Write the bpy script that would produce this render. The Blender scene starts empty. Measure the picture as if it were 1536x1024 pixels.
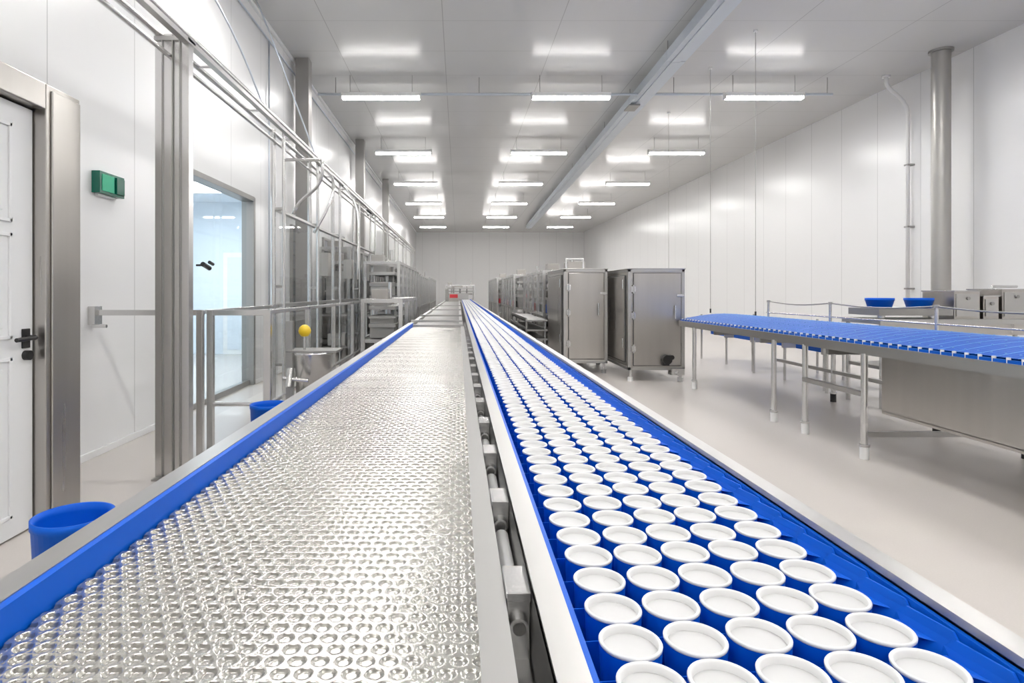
import bpy, math, random
import numpy as np
from mathutils import Vector
random.seed(4)
H = 1.36
sc = bpy.context.scene

# ---------------------------------------------------------------- materials
def newmat(name):
    m = bpy.data.materials.new(name); m.use_nodes = True
    nt = m.node_tree; b = nt.nodes['Principled BSDF']
    return m, nt, b
def P(name, col, rough=.5, metal=0., coat=0., noise=0., cn=0., nscale=6., bump=0., stretch=None, spec=.5):
    m, nt, b = newmat(name)
    b.inputs['Base Color'].default_value = (*col, 1)
    b.inputs['Roughness'].default_value = rough
    b.inputs['Metallic'].default_value = metal
    b.inputs['Coat Weight'].default_value = coat
    b.inputs['Coat Roughness'].default_value = .08
    b.inputs['Specular IOR Level'].default_value = spec
    tc = nt.nodes.new('ShaderNodeTexCoord'); mp = nt.nodes.new('ShaderNodeMapping')
    if stretch: mp.inputs['Scale'].default_value = stretch
    n = nt.nodes.new('ShaderNodeTexNoise'); n.inputs['Scale'].default_value = nscale
    n.inputs['Detail'].default_value = 2
    nt.links.new(tc.outputs['Object'], mp.inputs[0]); nt.links.new(mp.outputs[0], n.inputs['Vector'])
    mr = nt.nodes.new('ShaderNodeMapRange')
    mr.inputs['To Min'].default_value = max(0, rough-noise); mr.inputs['To Max'].default_value = rough+noise
    nt.links.new(n.outputs[0], mr.inputs[0]); nt.links.new(mr.outputs[0], b.inputs['Roughness'])
    mx = nt.nodes.new('ShaderNodeMix'); mx.data_type = 'RGBA'
    mx.inputs['A'].default_value = (*[c*(1-cn) for c in col], 1)
    mx.inputs['B'].default_value = (*[min(1, c*(1+cn)) for c in col], 1)
    nt.links.new(n.outputs[0], mx.inputs['Factor']); nt.links.new(mx.outputs['Result'], b.inputs['Base Color'])
    if bump > 0:
        bp = nt.nodes.new('ShaderNodeBump'); bp.inputs['Strength'].default_value = bump
        bp.inputs['Distance'].default_value = .01
        nt.links.new(n.outputs[0], bp.inputs['Height']); nt.links.new(bp.outputs[0], b.inputs['Normal'])
    return m
def panel_mat(name, col, rough, axes, dark=.72, wav=.0, spec=.5):
    m, nt, b = newmat(name)
    L = nt.links
    tc = nt.nodes.new('ShaderNodeTexCoord'); sp = nt.nodes.new('ShaderNodeSeparateXYZ')
    L.new(tc.outputs['Object'], sp.inputs[0])
    prev = None
    for ax, s, off, w in axes:
        a = nt.nodes.new('ShaderNodeMath'); a.operation = 'ADD'; a.inputs[1].default_value = off+100*s
        L.new(sp.outputs[ax], a.inputs[0])
        mo = nt.nodes.new('ShaderNodeMath'); mo.operation = 'MODULO'; mo.inputs[1].default_value = s
        L.new(a.outputs[0], mo.inputs[0])
        lt = nt.nodes.new('ShaderNodeMath'); lt.operation = 'LESS_THAN'; lt.inputs[1].default_value = w
        L.new(mo.outputs[0], lt.inputs[0])
        if prev is None: prev = lt
        else:
            mxx = nt.nodes.new('ShaderNodeMath'); mxx.operation = 'MAXIMUM'
            L.new(prev.outputs[0], mxx.inputs[0]); L.new(lt.outputs[0], mxx.inputs[1]); prev = mxx
    mx = nt.nodes.new('ShaderNodeMix'); mx.data_type = 'RGBA'
    mx.inputs['A'].default_value = (*col, 1); mx.inputs['B'].default_value = (*[c*dark for c in col], 1)
    L.new(prev.outputs[0], mx.inputs['Factor']); L.new(mx.outputs['Result'], b.inputs['Base Color'])
    b.inputs['Roughness'].default_value = rough; b.inputs['Specular IOR Level'].default_value = spec
    n = nt.nodes.new('ShaderNodeTexNoise'); n.inputs['Scale'].default_value = 1.3; n.inputs['Detail'].default_value = 1
    L.new(tc.outputs['Object'], n.inputs['Vector'])
    bp = nt.nodes.new('ShaderNodeBump'); bp.inputs['Strength'].default_value = wav; bp.inputs['Distance'].default_value = .05
    L.new(n.outputs[0], bp.inputs['Height']); L.new(bp.outputs[0], b.inputs['Normal'])
    return m
def glass_mat(name, tint, base=.03, k=.6):
    m = bpy.data.materials.new(name); m.use_nodes = True
    nt = m.node_tree; nt.nodes.clear()
    o = nt.nodes.new('ShaderNodeOutputMaterial'); t = nt.nodes.new('ShaderNodeBsdfTransparent')
    g = nt.nodes.new('ShaderNodeBsdfGlossy'); mx = nt.nodes.new('ShaderNodeMixShader')
    t.inputs[0].default_value = (*tint, 1); g.inputs['Roughness'].default_value = .03
    f = nt.nodes.new('ShaderNodeLayerWeight')
    pw = nt.nodes.new('ShaderNodeMath'); pw.operation = 'POWER'; pw.inputs[1].default_value = 4
    a = nt.nodes.new('ShaderNodeMath'); a.operation = 'MULTIPLY_ADD'; a.inputs[1].default_value = k; a.inputs[2].default_value = base
    nt.links.new(f.outputs['Facing'], pw.inputs[0]); nt.links.new(pw.outputs[0], a.inputs[0]); nt.links.new(a.outputs[0], mx.inputs[0])
    nt.links.new(t.outputs[0], mx.inputs[1]); nt.links.new(g.outputs[0], mx.inputs[2]); nt.links.new(mx.outputs[0], o.inputs[0])
    return m
def emit_mat(name, col, s):
    m, nt, b = newmat(name)
    b.inputs['Base Color'].default_value = (*col, 1)
    b.inputs['Emission Color'].default_value = (*col, 1); b.inputs['Emission Strength'].default_value = s
    return m

steel = P('brushed_steel', (.50, .495, .485), .36, 1., noise=.0, cn=.02, nscale=4)
steel_v = P('brushed_steel_panel', (.50, .48, .455), .29, 1., noise=.04, cn=.08, nscale=9, stretch=(1, 1, .08))
steel_d = P('dull_steel', (.34, .335, .325), .42, .8, noise=.0, cn=.04, nscale=10)
tube_m = P('steel_tube', (.68, .675, .67), .25, .95)
alu = P('painted_grey_column', (.31, .30, .29), .45, .3)
galv = P('galvanised_trunking', (.56, .61, .67), .35, .5)
blue = P('blue_plastic', (.001, .115, .66), .42, 0, nscale=8, spec=.2)
blue_l = P('blue_belt_plastic', (.002, .10, .52), .42, 0, nscale=20, spec=.2)
blue_b = P('blue_belt_link', (.22, .42, .74), .4, 0, spec=.3)
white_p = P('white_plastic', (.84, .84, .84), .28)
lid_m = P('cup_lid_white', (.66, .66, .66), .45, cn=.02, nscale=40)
white_d = P('door_white', (.86, .87, .88), .35)
black = P('black_plastic', (.015, .015, .016), .35)
rubber = P('dark_gap', (.06, .06, .06), .6)
yellow = P('yellow_plastic', (.85, .58, .02), .35)
red = P('red_plastic', (.55, .03, .04), .4)
green = P('green_sign', (.0, .11, .07), .25)
greenl = emit_mat('green_sign_lit', (.03, .35, .2), .2)
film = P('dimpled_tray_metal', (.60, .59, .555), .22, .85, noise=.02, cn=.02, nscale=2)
film_shade = P('dimpled_tray_metal_shaded_wall', (.34, .33, .305), .28, .85, noise=.02, cn=.02, nscale=2)  # same tray metal, darkened: shade on the dimple walls painted into the colour
wallm = panel_mat('wall_panel_white', (.86, .86, .865), .26, [(1, 1.18, .35, .009)], .62, .1)
wallx = panel_mat('wall_panel_white_end', (.86, .86, .86), .35, [(0, 1.18, .2, .012)], .74, .1)
ceilm = panel_mat('ceiling_panel', (.63, .63, .625), .22, [(0, 1.83, .25, .012), (1, 1.17, .1, .009)], .68, .05, .16)
roomm = P('side_room_wall', (.72, .79, .86), .4)
floorm = P('floor_resin', (.60, .56, .53), .26, noise=.02, cn=.04, nscale=120)
tube_e = emit_mat('fluorescent_diffuser', (1., .985, .96), 148)
tube_s = emit_mat('fluorescent_diffuser_side', (1., .985, .96), 22)
tube_r = emit_mat('room_light_panel', (.93, .98, 1.), 24)
glass = glass_mat('clear_guard_glass', (.95, .965, .965))
glass_b = glass_mat('window_glass', (.90, .955, .975), .04, .5)
darkgl = P('dark_window_glass', (.30, .33, .36), .08, .0, coat=.4)

# ---------------------------------------------------------------- builder
class B:
    def __init__(s): s.v = []; s.f = []; s.m = []; s.s = []; s.mats = []
    def mi(s, m):
        if m not in s.mats: s.mats.append(m)
        return s.mats.index(m)
    def add(s, vs, fs, m, sm=False):
        o = len(s.v); s.v += [tuple(v) for v in vs]
        i = s.mi(m)
        for f in fs: s.f.append(tuple(k+o for k in f)); s.m.append(i); s.s.append(sm)
    def box(s, x0, x1, y0, y1, z0, z1, m):
        x0, x1 = sorted((x0, x1)); y0, y1 = sorted((y0, y1)); z0, z1 = sorted((z0, z1))
        vs = [(x, y, z) for z in (z0, z1) for y in (y0, y1) for x in (x0, x1)]
        s.add(vs, [(0, 2, 3, 1), (4, 5, 7, 6), (0, 1, 5, 4), (2, 6, 7, 3), (0, 4, 6, 2), (1, 3, 7, 5)], m)
    def paneX(s, x, y0, y1, z0, z1, m):
        s.add([(x, y0, z0), (x, y1, z0), (x, y1, z1), (x, y0, z1)], [(0, 1, 2, 3)], m)
    def cyl(s, p0, p1, r, m, n=14, r1=None):
        p0 = Vector(p0); p1 = Vector(p1); r1 = r if r1 is None else r1
        d = (p1-p0).normalized(); u = d.orthogonal().normalized(); w = d.cross(u)
        vs = []
        for p, rr in ((p0, r), (p1, r1)):
            for i in range(n):
                a = 2*math.pi*i/n; vs.append(p+(u*math.cos(a)+w*math.sin(a))*rr)
        s.add(vs, [(i, (i+1) % n, n+(i+1) % n, n+i) for i in range(n)], m, True)
        s.add(vs[:n], [tuple(reversed(range(n)))], m); s.add(vs[n:], [tuple(range(n))], m)
    def lathe(s, c, prof, m, n=28):
        vs = []; c = Vector(c)
        for r, z in prof:
            for i in range(n):
                a = 2*math.pi*i/n; vs.append((c.x+r*math.cos(a), c.y+r*math.sin(a), c.z+z))
        fs = []
        for k in range(len(prof)-1):
            for i in range(n):
                j = (i+1) % n; fs.append((k*n+i, k*n+j, (k+1)*n+j, (k+1)*n+i))
        s.add(vs, fs, m, True)
    def tube(s, pts, r, m, n=8):
        pts = [Vector(p) for p in pts]; vs = []; u = None
        for k, p in enumerate(pts):
            d = (pts[min(k+1, len(pts)-1)]-pts[max(k-1, 0)]).normalized()
            if u is None: u = d.orthogonal().normalized()
            u = (u-d*u.dot(d)).normalized(); w = d.cross(u)
            for i in range(n):
                a = 2*math.pi*i/n; vs.append(p+(u*math.cos(a)+w*math.sin(a))*r)
        fs = [(k*n+i, k*n+(i+1) % n, (k+1)*n+(i+1) % n, (k+1)*n+i) for k in range(len(pts)-1) for i in range(n)]
        fs += [tuple(reversed(range(n))), tuple((len(pts)-1)*n+i for i in range(n))]
        s.add(vs, fs, m, True)
    def done(s, name, bevel=0.):
        me = bpy.data.meshes.new(name); me.from_pydata(s.v, [], s.f)
        for m in s.mats: me.materials.append(m)
        me.polygons.foreach_set('material_index', s.m); me.polygons.foreach_set('use_smooth', s.s)
        me.update()
        o = bpy.data.objects.new(name, me); sc.collection.objects.link(o)
        if bevel > 0:
            md = o.modifiers.new('bevel', 'BEVEL'); md.width = bevel; md.segments = 2; md.limit_method = 'ANGLE'; md.angle_limit = math.radians(50)
        return o
def one(name, *args, bevel=0.):
    b = B(); b.box(*args); return b.done(name, bevel)
def bez(p0, p1, p2, p3, n=14):
    p0, p1, p2, p3 = map(Vector, (p0, p1, p2, p3)); out = []
    for i in range(n+1):
        t = i/n; out.append(p0*(1-t)**3+p1*3*t*(1-t)**2+p2*3*t*t*(1-t)+p3*t**3)
    return out

# ---------------------------------------------------------------- room shell
YB, YF, XL, XR, HC = -5., 42.3, -3.0, 8.82, H+4.18
one('floor', -7.2, XR+.2, YB-.2, YF+.2, -.12, 0, floorm)
one('ceiling', XL-.2, XR+.2, YB-.2, YF+.2, HC, HC+.15, ceilm)
one('wall_right', XR, XR+.15, YB, YF, 0, HC, wallm)
one('wall_back', XL-.15, XR+.15, YF, YF+.15, 0, HC, wallx)
one('wall_front', XL-.15, XR+.15, YB-.15, YB, 0, HC, wallx)
OY0, OY1, OZ = 6.62, 8.77, 2.70
b = B()
b.box(XL-.15, XL, YB, OY0, 0, HC, wallm); b.box(XL-.15, XL, OY1, YF, 0, HC, wallm); b.box(XL-.15, XL, OY0, OY1, OZ, HC, wallm)
b.done('wall_left')
b = B()
for a0, a1 in ((3.8, OY0-.06), (OY1+.06, YF)): b.box(XL, XL+.02, a0, a1, 0, .06, white_p)
b.done('baseboard_left', .004)
one('baseboard_right', XR-.02, XR, YB, YF, 0, .08, white_p, bevel=.004)
one('trim_1', XL, XL+.05, 3.8, YF, HC-.05, HC, white_d, bevel=.01)
# side room
one('wall_side_room_left', -7., -6.85, 4.5, 13.2, 0, 3.3, roomm)
one('wall_side_room_back', -6.85, XL-.15, 13.05, 13.2, 0, 3.3, roomm)
one('wall_side_room_front', -6.85, XL-.15, 4.5, 4.65, 0, 3.3, roomm)
one('ceiling_side_room', -7., XL-.15, 4.5, 13.2, 3.3, 3.4, roomm)
for yy in (6.5, 10.2):
    b = B(); b.box(-5.6, -4.2, yy-.15, yy+1.0, 3.2, 3.3, white_d); b.box(-5.55, -4.25, yy-.1, yy+.95, 3.19, 3.2, tube_r); b.done('ceiling_light_panel')
b = B(); b.box(-5.1, -4.2, 12.98, 13.04, 0.0, 2.2, white_d); b.box(-5.0, -4.3, 12.965, 12.98, .1, 2.1, roomm); b.cyl((-4.4, 12.9, 1.0), (-4.5, 12.9, 1.0), .015, black); b.done('door_2', .006)
# window 1: glazed opening
b = B()
for yy in (OY0, OY1): b.box(XL-.16, XL+.02, yy-.035, yy+.035, 0, OZ+.03, alu if yy == OY1 else steel_d)
b.box(XL-.16, XL+.02, OY0, OY1, OZ-.03, OZ+.04, steel_d); b.box(XL-.12, XL-.04, OY0, OY1, 0.0, .07, steel_d)
b.paneX(XL-.09, OY0+.03, OY1-.03, .06, OZ-.03, glass_b)
b.cyl((XL+.0, 6.86, 1.66), (XL+.12, 6.86, 1.66), .012, black); b.cyl((XL+.10, 6.80, 1.67), (XL+.10, 6.98, 1.63), .028, black); b.cyl((XL+.10, 6.98, 1.70), (XL+.10, 7.08, 1.68), .02, black)
b.done('window_1', .004)
def wallwin(name, y0, y1, z1, z0=0.0):
    b = B(); f = .05
    b.box(XL, XL+.05, y0-f, y0, z0, z1+f, steel_d); b.box(XL, XL+.05, y1, y1+f, z0, z1+f, steel_d); b.box(XL, XL+.05, y0, y1, z1, z1+f, steel_d)
    b.box(XL, XL+.05, y0, y1, z0, z0+.9, steel_v)
    b.box(XL, XL+.02, y0, y1, z0+.9, z1, darkgl)
    for k in range(6): b.box(XL+.02, XL+.045, y0, y1, z0+1.05+k*.24, z0+1.065+k*.24, tube_m)
    b.done(name, .004)
wallwin('window_2', 10.7, 12.0, 2.5); wallwin('window_3', 13.2, 14.3, 2.5); wallwin('window_4', 17.6, 19.6, 2.3); wallwin('window_5', 22, 24, 2.3)

# vestibule with door (projects from left wall)
VX = -2.38; VT = 2.56
one('wall_vestibule_far', XL, VX-.02, 3.50, 3.72, 0, VT-.06, wallm)
one('wall_vestibule_near', XL, VX-.02, YB, 2.32, 0, VT-.06, wallm)
one('wall_vestibule_top', XL, VX-.02, 2.33, 3.46, 2.46, VT-.06, wallm)
b = B()
b.box(VX-.14, VX+.0, 3.46, 3.77, 0, VT, steel_v); b.box(VX+.0, VX+.012, 3.50, 3.76, 0, VT-.03, steel_v)
b.box(VX-.14, VX+.0, 2.02, 3.46, 2.41, VT, steel_v)
b.box(VX-.14, VX+.0, 2.02, 2.33, 0, 2.41, steel_v)
b.box(VX-.62, VX-.1, 3.72, 3.77, 0, VT, steel_v); b.box(VX-.62, VX-.1, YB, 3.77, VT-.05, VT, steel_v)
b.done('trim_2', .006)
b = B(); dx = VX-.07
b.box(dx-.04, dx, 2.34, 3.45, .01, 2.40, white_d)
for z0, z1 in ((.12, 1.00), (1.10, 1.68), (1.74, 2.28)):
    for y0, y1 in ((2.45, 2.82), (2.92, 3.28)):
        for a in ((y0, y1, z0, z0+.02), (y0, y1, z1-.02, z1), (y0, y0+.02, z0, z1), (y1-.02, y1, z0, z1)):
            b.box(dx, dx+.012, a[0], a[1], a[2], a[3], white_d)
        b.box(dx, dx+.006, y0+.06, y1-.06, z0+.06, z1-.06, white_d)
b.box(dx, dx+.010, 3.36, 3.42, 1.04, 1.15, black); b.cyl((dx, 3.39, 1.10), (dx+.06, 3.39, 1.10), .014, black)
b.cyl((dx+.055, 3.40, 1.10), (dx+.055, 3.25, 1.095), .012, black); b.cyl((dx, 3.39, 1.0), (dx+.03, 3.39, 1.0), .028, black)
b.done('door_1', .004)
b = B(); b.box(XL, XL+.07, 4.9, 5.26, 2.17, 2.35, green); b.box(XL+.07, XL+.075, 4.93, 5.10, 2.19, 2.33, greenl)
b.box(XL, XL+.085, 5.12, 5.24, 2.19, 2.33, green); b.box(XL, XL+.03, 4.94, 5.2, 2.15, 2.17, white_p); b.done('exit_sign', .008)

# ---------------------------------------------------------------- ceiling lights
LZ = H+3.75
for k in range(-1, 8):
    y = 2.26+4.67*k
    if y > 37: continue
    for x in (-1.5, 2.17, 5.9):
        b = B()
        b.box(x-.76, x+.76, y-.060, y+.060, LZ+.015, LZ+.085, white_p)
        b.box(x-.745, x+.745, y-.050, y+.050, LZ-.03, LZ+.015, tube_s)
        b.box(x-.735, x+.735, y-.047, y+.047, LZ-.034, LZ-.0305, tube_e)
        for s in (-1, 1):
            b.box(x+s*.755-.012, x+s*.755+.012, y-.061, y+.061, LZ-.034, LZ+.088, white_p)
            b.cyl((x+s*.6, y, LZ+.08), (x+s*.6, y, HC), .005, steel_d, 6)
        b.done('ceiling_light')
b = B(); b.cyl((-2.75, 11.72, LZ+.1), (7.3, 11.72, LZ+.1), .025, galv)
for x in (-2.4, .4, 4.2, 7.2): b.cyl((x, 11.72, LZ+.1), (x, 11.72, HC), .006, steel_d, 6)
b.done('ceiling_conduit')
b = B(); n = 16
def tx(y): return 3.45+.0235*(y-3)
TB = H+3.84
for k in range(n):
    y0 = -2+k*2.4; y1 = y0+2.385; xa, xb = tx(y0), tx(y1); w = .15
    for (u0, u1, z0, z1, m) in ((-w, w, TB, TB+.17, galv), (-w-.015, w+.015, TB-.012, TB+.0, galv), (-.07, .07, TB-.03, TB-.012, galv)):
        vs = [(xa+u0, y0, z0), (xa+u1, y0, z0), (xb+u0, y1, z0), (xb+u1, y1, z0), (xa+u0, y0, z1), (xa+u1, y0, z1), (xb+u0, y1, z1), (xb+u1, y1, z1)]
        b.add(vs, [(0, 2, 3, 1), (4, 5, 7, 6), (0, 1, 5, 4), (2, 6, 7, 3), (0, 4, 6, 2), (1, 3, 7, 5)], m)
    for s in (-.13, .13): b.cyl((xa+s, y0, TB+.17), (xa+s, y0, HC), .008, steel_d, 6)
b.box(tx(12.4)-.2, tx(12.4)+.02, 12.2, 12.6, TB-.06, TB-.031, steel_d)
b.done('ceiling_cable_trunking')
for x, y in ((-2.80, 10.84), (-2.72, 16.6), (-2.72, 22.4)):
    b = B(); b.box(x-.12, x+.12, y-.12, y+.12, 0, HC, alu); b.box(x-.16, x+.16, y-.16, y+.16, 0, .03, steel_d); b.done('structural_column', .01)
b = B(); b.cyl((8.36, 10.4, 0), (8.36, 10.4, HC), .14, P('pipe_grey', (.42, .41, .39), .35, .5), 28); b.cyl((8.36, 10.4, 0), (8.36, 10.4, .03), .2, steel_d, 28)
b.cyl((8.36, 10.4, HC-.04), (8.36, 10.4, HC), .18, steel_d, 28); b.done('drain_pipe_column')
b = B(); b.tube([(8.30, 11.65, HC-.01)]+bez((8.30, 11.65, HC-.12), (8.30, 11.65, HC-.3), (8.72, 11.65, HC-.4), (8.72, 11.65, HC-.75))+[(8.72, 11.65, .9)], .035, white_p, 10)
for z in (1.4, 2.6, 3.8): b.box(8.68, XR, 11.6, 11.7, z, z+.03, steel_d)
b.cyl((8.30, 11.65, HC-.03), (8.30, 11.65, HC), .07, white_p); b.done('wall_conduit_pipe')

# ---------------------------------------------------------------- dimpled tray conveyor (left)
def sstep(a, c, t):
    u = np.clip((t-a)/(c-a), 0, 1); return u*u*(3-2*u)
def zone(b_, x0, x1, y0, y1, st):
    nx = int((x1-x0)/st)+1; ny = int((y1-y0)/st)+1
    X, Y = np.meshgrid(np.linspace(x0, x1, nx), np.linspace(y0, y1, ny))
    p = .0300; r = p*.866
    def dist(X, Y, ox, oy):
        dx = (X-ox+p/2) % p-p/2; dy = (Y-oy+r) % (2*r)-r
        return np.hypot(dx, dy)
    def dd(X, Y): return np.minimum(dist(X, Y, 0, 0), dist(X, Y, p/2, r))/p
    d = dd(X, Y)
    left = sstep(-.15, -.50, X)
    Z = -.0030*(1-sstep(.22, .41, d)) + .0004*(1-sstep(0, .24, d))
    Z += left*.0026*np.exp(-((d-.46)/.12)**2)
    Z += .00025*np.sin(X*23+Y*7)
    V = np.stack([X, Y, Z+BZ], -1).reshape(-1, 3)
    idx = np.arange(nx*ny).reshape(ny, nx)
    F = np.stack([idx[:-1, :-1], idx[:-1, 1:], idx[1:, 1:], idx[1:, :-1]], -1).reshape(-1, 4)
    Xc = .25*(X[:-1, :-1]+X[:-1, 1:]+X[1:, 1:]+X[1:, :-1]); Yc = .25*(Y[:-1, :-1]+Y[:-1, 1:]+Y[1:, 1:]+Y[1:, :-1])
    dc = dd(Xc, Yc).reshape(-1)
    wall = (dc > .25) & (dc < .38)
    o = len(b_.v); i0 = b_.mi(film); i1 = b_.mi(film_shade)
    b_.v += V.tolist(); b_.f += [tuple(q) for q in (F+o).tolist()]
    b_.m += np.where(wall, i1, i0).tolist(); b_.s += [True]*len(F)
BZ = H-.480
b = B()
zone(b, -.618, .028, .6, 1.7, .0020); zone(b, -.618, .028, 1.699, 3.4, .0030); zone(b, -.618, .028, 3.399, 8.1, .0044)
b.box(-.618, .028, .3, .61, BZ-.012, BZ-.002, film)
b.box(-.625, .03, .3, 8.15, BZ-.03, BZ-.012, steel_d)
RT = H-.43
b.box(-.685, -.635, .1, 8.2, RT-.012, RT, steel); b.box(-.685, -.673, .1, 8.2, RT-.22, RT-.01, steel)
b.box(-.637, -.622, .1, 8.2, BZ-.03, RT-.002, blue)
b.box(.028, .072, .1, 8.2, BZ-.002, BZ+.008, steel); b.box(.06, .072, .1, 8.2, BZ-.16, BZ, steel)
b.box(-.66, .06, 8.15, 8.2, BZ-.1, BZ+.03, steel)
for y in (.6, 2.4, 4.2, 6.0, 7.9):
    for x in (-.655, .035):
        b.cyl((x, y, .04), (x, y, BZ-.03), .025, tube_m); b.cyl((x, y, 0), (x, y, .05), .035, white_p)
    b.box(-.65, .04, y-.02, y+.02, .35, .39, steel)
b.done('dimpled_tray_conveyor')
b = B()
for x in (-.66, .03): b.box(x-.025, x+.025, 8.22, 29, BZ-.1, BZ+.04, steel)
k = 8.35
while k < 29:
    b.cyl((-.635, k, BZ-.03), (.005, k, BZ-.03), .028, steel_d, 10); k += .16
b.box(-.63, .0, 8.25, 29, BZ-.12, BZ-.09, rubber)
for y in (9, 12, 15, 18, 21, 24, 27):
    for x in (-.66, .03): b.cyl((x, y, 0), (x, y, BZ-.1), .025, tube_m)
    b.box(-.66, .03, y-.02, y+.02, .3, .34, steel)
for y in (8.6, 10.6, 14, 18): b.box(-.68, .05, y-.03, y+.03, BZ+.04, BZ+.07, steel)
b.done('roller_conveyor')

# ---------------------------------------------------------------- cup conveyor
RIM = H-.46; PX = .088; PY = .0855; SK = .09; X0 = .226
wprof = [(.0400, -.0050), (.0408, -.0040), (.0411, -.0015), (.0402, .0), (.0376, .0002), (.0356, -.002), (.0348, -.0105), (.0, -.0102)]
bprof = [(.0370, -.075), (.0406, -.0048)]
def unit(prof, n):
    V = []
    for r, z in prof:
        for i in range(n):
            a = 2*math.pi*i/n; V.append((r*math.cos(a), r*math.sin(a), z))
    F = [(k*n+i, k*n+(i+1) % n, (k+1)*n+(i+1) % n, (k+1)*n+i) for k in range(len(prof)-1) for i in range(n)]
    return np.array(V), np.array(F)
def tile(b_, prof, n, cs, m):
    V, F = unit(prof, n); C = np.array(cs)
    VV = (V[None]+C[:, None]).reshape(-1, 3)
    FF = (F[None]+(np.arange(len(cs))*len(V))[:, None, None]).reshape(-1, 4)
    b_.add(VV.tolist(), FF.tolist(), m, True)
near = []; mid = []; far = []
k = 0
while True:
    y = .62+k*PY
    if y > 34: break
    for c in range(5):
        jx = random.uniform(-.0015, .0015); p = (X0+c*PX+jx, y+SK*c*PX+random.uniform(-.0012, .0012), RIM+random.uniform(-.001, .001))
        (near if y < 3.5 else mid if y < 10 else far).append(p)
    k += 1
b = B()
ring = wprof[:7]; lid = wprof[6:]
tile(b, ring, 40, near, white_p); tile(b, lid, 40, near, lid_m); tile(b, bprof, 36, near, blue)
tile(b, ring, 18, mid, white_p); tile(b, lid, 18, mid, lid_m); tile(b, bprof, 16, mid, blue)
fw = [wprof[0], wprof[2], wprof[5], wprof[7]]
tile(b, fw, 10, far, white_p); tile(b, bprof, 10, far, blue)
b.done('lidded_cups')
b = B()
b.box(.160, .640, .1, 34, RIM-.10, RIM-.076, blue_l)
k = 0
while True:
    y = .62+k*PY
    if y > 34: break
    xr = X0+4.5*PX-.002; yr = y+SK*4*PX
    y0, y1 = yr-.048, yr+.045
    vs = []
    for t in (0, .003):
        vs += [(xr-.002+t, y0, RIM-.07), (xr-.001+t, y1, RIM-.07), (xr+.030+t, y0+.004, RIM+.000), (xr+.012+t, y1, RIM+.000),
               (xr+.031+t, y0+.016, RIM+.012), (xr+.018+t, y1-.012, RIM+.012)]
    b.add(vs, [(0, 1, 3, 2), (2, 3, 5, 4), (6, 8, 9, 7), (8, 10, 11, 9), (0, 2, 8, 6), (2, 4, 10, 8), (4, 5, 11, 10), (1, 7, 9, 3), (3, 9, 11, 5)], blue)
    if y < 12:
        ym = y+PY/2
        vs = [(.165, ym-.001-.005, RIM-.076), (.165, ym+.001-.005, RIM-.076), (xr, ym-.001+SK*.44, RIM-.076), (xr, ym+.001+SK*.44, RIM-.076)]
        vs += [(v[0], v[1], RIM-.024) for v in vs]
        b.add(vs, [(0, 1, 5, 4), (2, 6, 7, 3), (4, 5, 7, 6), (0, 4, 6, 2), (1, 3, 7, 5)], blue)
        vs = [(xr-.016, yr+.040, RIM-.012), (xr+.026, yr+.036, RIM-.008), (xr+.030, yr-.030, RIM-.008), (xr+.004, yr+.0, RIM-.012)]
        b.add(vs, [(0, 3, 2, 1)], blue)
    k += 1
b.box(.153, .165, .1, 34, RIM-.08, RIM+.004, blue)
b.box(.655, .662, .1, 34, RIM-.08, RIM+.014, blue)
CT = H-.43
b.box(.112, .153, .1, 34, CT-.03, CT-.014, steel); b.box(.112, .120, .1, 34, CT-.16, CT-.02, steel)
b.box(.662, .700, .1, 34, CT-.012, CT, steel); b.box(.69, .700, .1, 34, CT-.2, CT-.005, steel)
b.box(.118, .69, .1, 34, RIM-.16, RIM-.14, steel_d)
for y in [.5+1.9*i for i in range(18)]:
    for x in (.145, .67):
        b.cyl((x, y, .04), (x, y, RIM-.14), .025, tube_m); b.cyl((x, y, 0), (x, y, .05), .036, white_p)
    b.box(.13, .67, y-.02, y+.02, .3, .34, steel)
b.done('cup_conveyor')
b = B(); y = .95
while y < 9:
    b.box(.074, .111, y-.02, y+.055, H-.60, H-.475, tube_m); b.box(.073, .111, y-.03, y+.062, H-.476, H-.462, tube_m)
    b.cyl((.0925, y-.034, H-.515), (.0925, y-.020, H-.515), .015, tube_m, 24); b.cyl((.0925, y-.036, H-.515), (.0925, y-.033, H-.515), .010, steel_d, 16)
    b.box(.074, .11, y+.07, y+.085, H-.58, H-.50, steel)
    b.cyl((.0925, y+.10, H-.53), (.0925, y+.35, H-.53), .015, white_p, 14)
    y += .40
b.box(.074, .110, .2, 9, H-.60, H-.57, tube_m)
b.done('conveyor_side_brackets', .0015)

# ---------------------------------------------------------------- left gantry
GX = -2.08; GZ = H+1.87
b = B()
for dx, dz, r in ((-.10, 0, .024), (.10, 0, .028), (0, .10, .02), (-.02, -.16, .018)):
    b.cyl((GX+dx, -1, GZ+dz), (GX+dx, 27, GZ+dz), r, tube_m, 12)
b.box(GX+.075, GX+.125, -1, 27, GZ-.065, GZ-.03, steel)
y = 1.4
while y < 27:
    b.cyl((GX-.10, y, GZ), (GX+.10, y, GZ), .012, tube_m, 8); b.cyl((GX+.10, y, GZ), (GX, y+.0, GZ+.10), .010, tube_m, 8)
    y += 1.2
for dx, r in ((-.10, .026), (-.035, .034), (.035, .024), (.09, .03)): b.box(GX+dx-r, GX+dx+r, 4.4-.03-r*.4, 4.4+.03, 0, GZ, tube_m)
for dx in (-.068, .005, .06): b.box(GX+dx-.004, GX+dx+.004, 4.345, 4.40, .02, GZ-.05, steel_d)
b.box(GX-.125, GX+.125, 4.34, 4.46, GZ-.05, GZ-.02, steel); b.box(GX-.125, GX+.125, 4.30, 4.47, 0, .012, steel_d)
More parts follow.
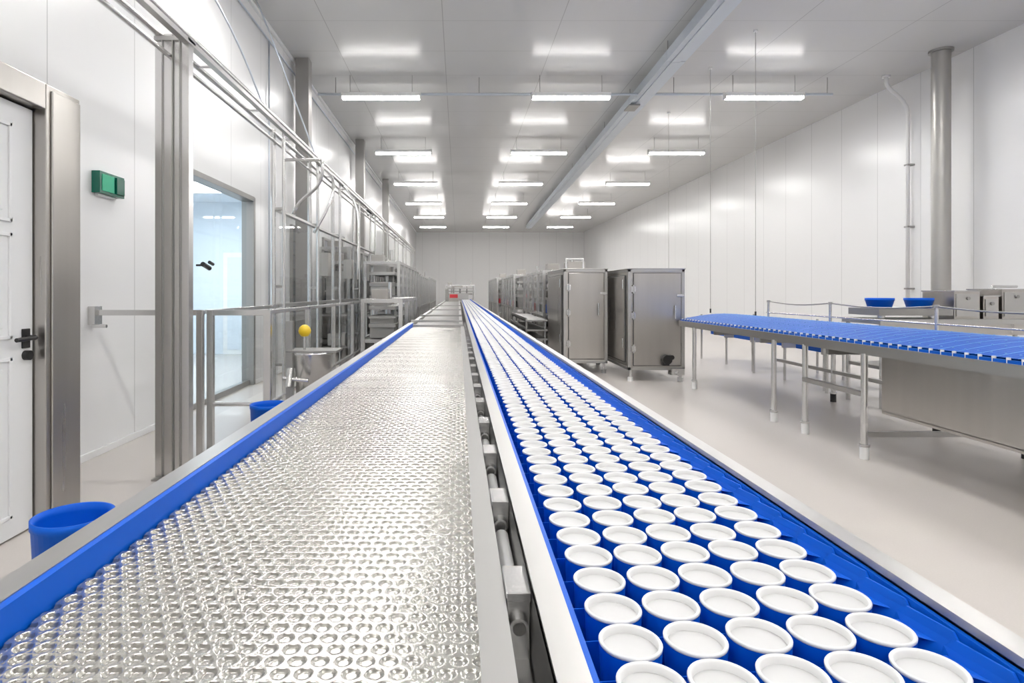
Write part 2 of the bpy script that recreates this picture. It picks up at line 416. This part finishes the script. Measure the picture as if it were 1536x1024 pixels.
for y in (6.93, 8.6, 10.2, 12.2, 14.5, 17, 20, 23, 26.5):
    b.cyl((GX-.06, y, 0), (GX-.06, y, GZ), .028, tube_m); b.cyl((GX+.06, y, 0), (GX+.06, y, GZ), .02, tube_m)
    for z in (.5, 1.4, 2.3): b.box(GX-.07, GX+.07, y-.015, y+.015, z, z+.03, steel)
b.box(GX-.05, GX+.05, 6.93, 27, 1.18, 1.22, steel); b.box(GX-.03, GX+.03, 6.93, 27, 2.28, 2.31, steel)
for a, c in ((6.93, 8.6), (8.6, 10.2), (10.2, 12.2)): b.paneX(GX, a+.04, c-.04, 1.24, 2.27, glass)
for y in (9.2, 11.2, 13.4, 15.6): b.box(GX-.05, GX+.10, y-.1, y+.1, 1.6, 1.95, steel_v)
b.done('overhead_pipe_gantry')
b = B()
b.cyl((GX+.07, 6.93, H+1.52), (GX+.5, 6.93, H+1.52), .018, tube_m)
b.tube(bez((GX+.5, 6.93, H+1.52), (GX+.55, 6.95, H+1.1), (GX+.25, 7.0, H+1.2), (GX+.15, 7.0, H+.9)), .02, tube_m)
b.tube(bez((GX+.1, 8.6, H+1.8), (GX+.4, 8.6, H+1.6), (GX+.4, 8.2, H+1.3), (GX+.1, 8.2, H+.8)), .02, tube_m)
b.tube(bez((GX+.1, 10.2, H+1.8), (GX+.45, 10.2, H+1.5), (GX+.4, 10.0, H+1.2), (GX+.4, 10.0, H+.2)), .02, tube_m)
b.done('bent_pipe_drops')
b = B()
b.tube(bez((-2.9, 5.2, HC-.01), (-2.7, 5.6, HC-1.0), (-2.5, 6.4, HC-.9), (-2.2, 6.9, GZ+.1)), .012, galv, 6)
b.tube(bez((-2.9, 8.6, HC-.01), (-2.6, 8.6, HC-.7), (-2.5, 8.9, HC-1.2), (-2.15, 9.2, GZ+.1)), .012, galv, 6)
b.tube([(XL+.03, y_, HC-.25) for y_ in (4, 16, 30)], .014, galv, 6)
b.tube([(XL+.03, 9.4, HC-.25), (XL+.03, 9.4, 1.0)], .014, galv, 6)
b.done('hanging_cables')

b = B(); yz = 4.9; rz = H-.15; sx = -1.56
b.box(XL+.0, GX, yz-.02, yz+.02, rz-.045, rz, tube_m); b.box(XL, XL+.06, yz-.05, yz+.05, rz-.12, rz+.03, tube_m); b.cyl((XL+.04, yz-.06, rz-.13), (XL+.16, yz-.06, rz-.13), .014, tube_m)
for dx in (-.055, .03): b.box(GX+dx-.0, GX+dx+.05, yz-.025, yz+.025, 0, rz, tube_m)
b.box(GX+.08, sx, yz-.02, yz+.02, rz-.045, rz, tube_m); b.box(sx-.03, sx+.03, yz-.025, yz+.025, 0, rz, tube_m); b.cyl((GX+.08, yz, .44), (sx, yz, .44), .018, tube_m)
b.box(sx-.02, sx+.02, yz, 11.8, rz-.035, rz, tube_m); b.box(sx-.015, sx+.015, yz, 11.8, .42, .45, tube_m)
for y in (6.2, 7.5, 8.8, 10.1, 11.4): b.box(sx-.02, sx+.02, y-.02, y+.02, 0, rz, tube_m)
b.paneX(sx, yz+.03, 11.38, .46, rz-.05, glass)
b.paneX(GX, 5.0, 6.9, .3, rz-.05, glass)
b.box(GX-.02, GX+.02, 4.95, 6.9, rz-.035, rz, tube_m)
b.done('guard_railing', .003)

# glazed process machines
def machine(name, x0, x1, y0, y1, top, side, seed, base=.15, nb=None, dk=.84):
    rnd = random.Random(seed); b = B(); t = .03
    n = nb or max(1, round((y1-y0)/.95))
    yy = [y0+(y1-y0)*i/n for i in range(n+1)]
    for y in yy:
        for x in (x0, x1):
            b.box(x-t, x+t, y-t, y+t, base, top, tube_m); b.cyl((x, y, 0), (x, y, base), .025, tube_m)
        b.box(x0, x1, y-t*.7, y+t*.7, top-2*t, top, tube_m); b.box(x0, x1, y-t*.7, y+t*.7, dk, dk+.05, steel)
    for x in (x0, x1):
        for z in (base, dk+.02, top-2*t): b.box(x-t*.8, x+t*.8, y0, y1, z, z+2*t, tube_m)
    b.box(x0+t, x1-t, y0+t, y1-t, dk, dk+.04, steel)
    b.box(x0+t, x1-t, y0+t, y1-t, base+.02, base+.05, steel)
    xs = x1 if side > 0 else x0
    hh = top-dk
    for i in range(n):
        a, c = yy[i]+t, yy[i+1]-t; L = c-a
        b.paneX(xs, a, c, dk+.08, top-.06, glass)
        if rnd.random() < .6:
            b.box(x0, x0+.01, a, c, base+.08, dk, steel_v); b.box(x1-.01, x1, a, c, base+.08, dk, steel_v)
        w = x1-x0
        b.box(x0+.15*w, x1-.2*w, a+.1*L, a+.6*L, dk+.06, dk+.1+(.2+rnd.random()*.4)*hh, rnd.choice((steel, steel_v, steel_d)))
        b.cyl((x0+.5*w, a+.8*L, dk+.06), (x0+.5*w, a+.8*L, top-.1), .05, tube_m)
        b.cyl((x0+.2*w, a+.3*L, dk+.1), (x0+.2*w, a+.3*L, top-.1), .025, tube_m)
        b.cyl((x0+.75*w, a+.45*L, dk+.1), (x0+.75*w, a+.45*L, top-.1), .03, steel_d)
        for q in (.35, .55, .75): b.box(x0+.08, x1-.08, a, c, dk+q*hh, dk+q*hh+.03+rnd.random()*.05, rnd.choice((steel, steel_d)))
        b.box(x0+.2*w, x0+.6*w, a+.2*L, a+.8*L, dk+.78*hh, dk+.93*hh, rnd.choice((steel_d, steel_v, alu)))
        m = rnd.choice((red, blue, black, white_p, white_p, steel_v)); z = dk+.06
        b.box(x0+.1, x0+.28, a+.62*L, a+.9*L, z, z+.18, m)
        b.box(x0+.12, x1-.12, a+.1, c-.1, base+.06, base+.3+rnd.random()*.3, rnd.choice((steel_v, white_p, steel_d)))
    b.box(x0+.1, x0+.35, y0+.2, y0+.5, top, top+.14, steel_v)
    b.cyl((x1-.2, y0+.4, top), (x1-.2, y0+.4, top+.25), .03, tube_m)
    b.done(name, .003)
machine('filling_machine', -1.90, -1.22, 12.2, 18.0, 1.98, 1, 1)
machine('filling_machine', -1.90, -1.22, 18.8, 24.0, 1.9, 1, 2)
machine('filling_machine', -1.90, -1.22, 24.8, 31.5, 1.95, 1, 3)
machine('transfer_machine', -1.42, -.86, 8.9, 11.9, 1.25, 1, 12, dk=.6)
machine('packing_machine', 1.75, 2.6, 12.3, 16.0, 1.80, -1, 4)
machine('packing_machine', 1.6, 2.5, 17.2, 22.0, 1.85, -1, 5)
machine('packing_machine', 1.5, 2.5, 23.2, 29.5, 1.9, -1, 6)
machine('storage_rack', -2.9, -2.3, 12.6, 16.0, 2.3, 1, 8)
machine('end_of_line_machine', -.75, .9, 35, 37, 1.75, 1, 9, nb=2)
b = B(); b.box(-.55, .0, 33.6, 34.6, .0, 1.25, steel_v); b.box(-.5, -.05, 33.58, 33.6, 1.0, 1.2, red); b.cyl((-.28, 33.7, 1.25), (-.28, 33.7, 1.6), .05, steel_d); b.box(-.75, -.57, 33.7, 34.3, 0, 1.5, steel_d)
b.done('control_cabinet', .01)

def cabinet(name, x0, x1, y0, y1, z0, z1, motor=False):
    b = B(); t = .045
    b.box(x0+.01, x1-.01, y0+.01, y1-.01, z0, z1-.01, steel_v)
    for x in (x0, x1-t):
        for y in (y0, y1-t): b.box(x, x+t, y, y+t, z0-.03, z1, steel)
    for z in (z0-.03, z1-t):
        b.box(x0, x1, y0, y0+.03, z, z+t, steel); b.box(x0, x0+.03, y0, y1, z, z+t, steel); b.box(x1-.03, x1, y0, y1, z, z+t, steel)
    b.box(x0-.01, x1+.01, y0-.01, y1+.01, z1-.005, z1+.012, steel)
    b.box(x0+.075, x1-.055, y0+.002, y0+.012, z0+.035, z1-.055, rubber)
    b.box(x0+.085, x1-.065, y0-.012, y0+.01, z0+.045, z1-.065, steel_v)
    for z in (z0+.25, (z0+z1)/2, z1-.35):
        b.box(x0+.045, x0+.115, y0-.022, y0+.01, z, z+.09, tube_m); b.cyl((x0+.08, y0-.026, z-.02), (x0+.08, y0-.026, z+.11), .012, tube_m)
    zc = (z0+z1)/2
    b.cyl((x1-.16, y0-.05, zc), (x1-.16, y0-.05, zc+.2), .012, tube_m); b.cyl((x1-.16, y0-.05, zc+.01), (x1-.16, y0, zc+.01), .01, tube_m); b.cyl((x1-.16, y0-.05, zc+.19), (x1-.16, y0, zc+.19), .01, tube_m)
    b.box(x1-.13, x1-.02, y0-.03, y0, z1-.42, z1-.38, tube_m)
    b.box(x0-.008, x0+.012, y0+.15, y1-.15, z0+.07, z1-.09, rubber); b.box(x0-.02, x0+.01, y0+.165, y1-.165, z0+.085, z1-.105, steel_v)
    for z in (z0+.3, z1-.3): b.cyl((x0-.035, y0+.16, z), (x0-.035, y0+.16, z+.14), .012, tube_m)
    for x in (x0+.05, x1-.05):
        for y in (y0+.05, y1-.05):
            b.cyl((x, y, .05), (x, y, z0), .02, tube_m); b.cyl((x, y, 0), (x, y, .06), .04, white_p if motor else steel, 16)
    if motor:
        b.cyl((x1-.30, y0-.12, z0+.14), (x1-.30, y0, z0+.14), .07, black, 20); b.box(x1-.36, x1-.26, y0-.08, y0, z0+.05, z0+.12, black); b.cyl((x1-.22, y0-.08, z0+.17), (x1-.22, y0, z0+.17), .035, black, 16)
        b.box(x1-.22, x1-.02, y0-.05, y0+.1, z0-.10, z0, tube_m); b.cyl((x1-.12, y0-.1, z0-.08), (x1-.12, y0+.1, z0-.08), .035, tube_m)
    b.done(name, .004)
cabinet('stainless_cabinet', 1.74, 2.47, 9.95, 11.7, .2, 1.73)
cabinet('stainless_cabinet', 2.56, 3.42, 9.07, 11.3, .2, 1.70, True)
b = B(); b.box(1.98, 2.3, 10.9, 11.3, 1.745, 1.9, steel_v)
b.tube([(1.9, 10.6, 1.75), (1.9, 10.6, 1.93), (2.2, 10.6, 1.93), (2.2, 10.6, 1.75)], .02, white_p); b.done('cabinet_top_vent', .005)
b = B()
for i, z in enumerate((.45, .62, .80)):
    b.box(1.25, 1.66, 11.2, 14.5, z, z+.03, steel_d); b.box(1.25, 1.27, 11.2, 14.5, z, z+.07, steel_d)
for y in (11.3, 12.9, 14.4):
    for x in (1.28, 1.63): b.cyl((x, y, 0), (x, y, .85), .02, tube_m)
b.done('tiered_tray_rack', .002)

# ---------------------------------------------------------------- blue modular belt line (right)
BH = H-.405; bx0, bx1, by0, by1 = 3.32, 4.60, 1.6, 9.0; CR = .075
b = B()
b.box(bx0-.02, bx0+.005, by0, by1, BH-.11, BH-.03, steel); b.box(bx1-.01, bx1+.02, by0, by1, BH-.11, BH+.02, steel)
b.box(bx0+.006, bx1-.011, by0, by1, BH-.05, BH-.03, steel_d)
y = by0+.02
i = 0
while y < by1-.04:
    nseg = 10; pts = []
    for k in range(nseg+1):
        t = k/nseg; pts.append((bx0+.03+(bx1-bx0-.06)*t, BH-.012+CR*math.sin(math.pi*t)))
    w = .047
    vs = [(x, y, z-.015) for x, z in pts]+[(x, y, z+.012) for x, z in pts]+[(x, y+w, z+.012) for x, z in pts]+[(x, y+w, z-.015) for x, z in pts]
    n1 = nseg+1
    fs = []
    for q in range(3): fs += [(q*n1+k, q*n1+k+1, (q+1)*n1+k+1, (q+1)*n1+k) for k in range(nseg)]
    b.add(vs, fs, blue_l, False)
    if i % 3 == 0: b.tube([(x, y+.02, z+.0125) for x, z in pts], .003, blue_b, 5)
    if i % 2 == 0:
        b.cyl((bx0+.016, y+.02, BH-.03), (bx0+.016, y+.02, BH+.004), .012, white_p, 10)
        for j in range(7):
            t = (j+.5)/7; xx = bx0+(bx1-bx0)*t; z = BH+.0005+CR*math.sin(math.pi*t); b.cyl((xx, y+.02, z-.002), (xx, y+.02, z+.004), .006, blue_b, 6)
    y += .05; i += 1
b.box(bx0+.005, bx0+.03, by0, by1, BH-.03, BH-.010, blue_l)
for x, y in ((3.30, 4.88), (3.32, 5.75), (3.30, 6.28), (3.30, 8.4), (4.62, 4.88), (4.62, 5.8), (4.62, 7.4), (3.3, 2.2), (4.62, 2.2), (4.62, 8.8)):
    b.cyl((x, y, .08), (x, y, BH-.1), .026, tube_m); b.cyl((x, y, 0), (x, y, .10), .034, white_p if x < 4 else black, 16); b.cyl((x, y, .1), (x, y, .12), .04, tube_m, 16)
for y in (2.2, 4.88): b.box(3.3, 4.62, y-.02, y+.02, .18, .22, steel)
b.box(3.29, 3.33, 4.88, 5.75, .50, .54, steel); b.box(4.6, 4.64, 4.88, 8.8, .35, .39, steel)
b.box(3.33, 3.36, 1.8, 4.72, .42, BH-.112, steel_v); b.box(3.36, 4.55, 4.68, 4.72, .42, BH-.13, steel_v); b.box(3.33, 4.55, 1.8, 4.72, .40, .425, steel_v)
for y in (5.4, 6.6, 7.8): b.box(3.33, 4.6, y, y+.04, BH-.16, BH-.11, steel_d)
for y in (2.4, 4.2, 5.8, 7.46, 8.95): b.cyl((bx1+.02, y, BH-.1), (bx1+.02, y, H-.15), .016, tube_m); b.cyl((bx1+.02, y, H-.16), (bx1+.02, y, H-.13), .025, steel)
pp = []
for a, c in ((2.4, 4.2), (4.2, 5.8), (5.8, 7.46), (7.46, 8.95)):
    pp += [(bx1+.02, a+(c-a)*t/8, H-.145-.035*math.sin(math.pi*t/8)) for t in range(8)]
pp.append((bx1+.02, 8.95, H-.145)); b.tube(pp, .009, steel_d, 6)
b.cyl((bx1+.02, 1.7, BH+.09), (bx1+.02, 9.0, BH+.09), .010, tube_m, 8)
b.done('blue_belt_conveyor')

b = B()
b.box(4.85, 8.0, 6.9, 7.6, .98, 1.04, steel)
b.box(4.85, 8.0, 6.9, 6.93, .86, .98, steel_v)
for x in (4.9, 6.0, 7.0, 7.95):
    for y in (6.95, 7.55): b.cyl((x, y, 0), (x, y, .98), .025, tube_m)
b.box(4.9, 7.9, 6.95, 7.55, .45, .49, steel)
for x0, x1, t, y0 in ((5.78, 6.08, 1.36, 7.0), (6.12, 6.30, 1.30, 7.0), (6.34, 6.66, 1.38, 7.0), (6.70, 7.25, 1.34, 7.0), (7.3, 7.8, 1.4, 7.0)):
    b.box(x0, x1, y0, 7.48, 1.04, t, steel_v); b.box(x0+.02, x1-.02, y0-.012, y0, 1.07, t-.03, steel); b.box(x0-.008, x1+.008, y0-.015, 7.49, t, t+.012, tube_m)
    b.cyl(((x0+x1)/2, y0-.03, t-.08), ((x0+x1)/2, y0, t-.08), .02, steel_d)
b.box(4.87, 5.73, 6.95, 7.5, 1.08, 1.16, steel_d); b.cyl((5.0, 7.1, 1.04), (5.0, 7.1, 1.09), .04, tube_m); b.cyl((5.6, 7.1, 1.04), (5.6, 7.1, 1.09), .04, tube_m)
b.tube([(6.4, 7.2, 1.38), (6.4, 7.2, 1.42), (6.7, 7.2, 1.42)], .015, tube_m)
b.done('stainless_worktable', .004)
def bucket(name, x, y, z, r, h):
    s = r; b = B()
    b.lathe((x, y, z), [(0, 0), (.80*s, 0), (.97*s, h-.03), (1.0*s, h-.03), (1.0*s, h), (.94*s, h), (.92*s, h-.03), (.76*s, .015), (0, .015)], blue, 36)
    b.done(name)
bucket('blue_tub', 5.05, 7.2, 1.162, .15, .12)
bucket('blue_tub', 5.52, 7.2, 1.162, .15, .12)
b = B()
for y in (8.2, 9.2, 10.2, 11.2):
    b.box(5.0, 5.9, y, y+.7, .52, .62, blue); b.box(4.95, 5.95, y-.05, y, .5, .66, steel)
    for x in (5.0, 5.9): b.cyl((x, y, 0), (x, y, .5), .02, tube_m)
b.box(4.9, 4.94, 8, 12.2, .66, .7, steel); b.box(5.96, 6.0, 8, 12.2, .66, .7, steel)
for y in (8.02, 10, 12.15):
    for x in (4.92, 5.98): b.cyl((x, y, 0), (x, y, .9), .02, tube_m)
b.done('blue_infeed_conveyor', .003)
for x, y in ((4.75, 9.6), (4.7, 11.2), (4.9, 14.)):
    b = B(); b.cyl((x, y, 1.0), (x, y, HC-.012), .004, steel_d, 6); b.cyl((x, y, HC-.03), (x, y, HC-.001), .03, white_p, 10); b.cyl((x, y, .96), (x, y, 1.04), .015, black, 8); b.done('drop_cable')

# ---------------------------------------------------------------- small items left
b = B(); x, y = -1.28, 5.3
b.lathe((x, y, 0), [(0, .45), (.15, .45), (.165, .80), (.175, .81), (.175, .83), (.15, .83), (.14, .82), (0, .80)], tube_m, 32)
b.box(x-.22, x+.22, y-.10, y+.2, .83, .845, steel_d); b.box(x-.24, x-.18, y-.03, y+.03, 0, 1.1, steel)
for dx, dy in ((-.12, -.12), (.12, -.12), (-.12, .12), (.12, .12)): b.cyl((x+dx, y+dy, 0), (x+dx, y+dy, .46), .018, tube_m)
b.cyl((x-.08, y, .84), (x-.08, y, .97), .012, tube_m)
b.cyl((x-.22, y-.19, .62), (x+.0, y-.19, .60), .02, tube_m); b.cyl((x-.16, y-.22, .55), (x-.16, y-.16, .7), .03, tube_m)
b.lathe((x-.08, y, .96), [(0, 0), (.03, .005), (.05, .03), (.055, .055), (.045, .085), (.02, .105), (0, .108)], yellow, 20)
b.done('steel_hopper')
bucket('blue_waste_bin', -1.47, 2.29, 0, .14, .51)
bucket('blue_waste_bin', -1.42, 4.5, 0, .14, .52)
b = B(); b.cyl((-2.6, 16.4, 3.6), (-2.45, 16.3, 3.6), .04, white_p); b.lathe((-2.4, 16.3, 3.5), [(0, -.12), (.08, -.09), (.12, 0), (.12, .08), (0, .1)], black, 20); b.done('security_camera')

# ---------------------------------------------------------------- world, camera
w = bpy.data.worlds.new('World'); sc.world = w; w.use_nodes = True
w.node_tree.nodes['Background'].inputs[0].default_value = (.8, .85, .9, 1); w.node_tree.nodes['Background'].inputs[1].default_value = .5
cam = bpy.data.cameras.new('Camera'); co = bpy.data.objects.new('Camera', cam); sc.collection.objects.link(co)
co.location = (0, 0, H); co.rotation_euler = (math.radians(90), 0, 0)
cam.sensor_width = 36; cam.lens = 36*900/1536; cam.shift_x = 80/1536; cam.shift_y = -75/1536
cam.clip_start = .05; cam.clip_end = 200
sc.camera = co
sc.view_settings.view_transform = 'Standard'; sc.view_settings.look = 'None'; sc.view_settings.exposure = 0
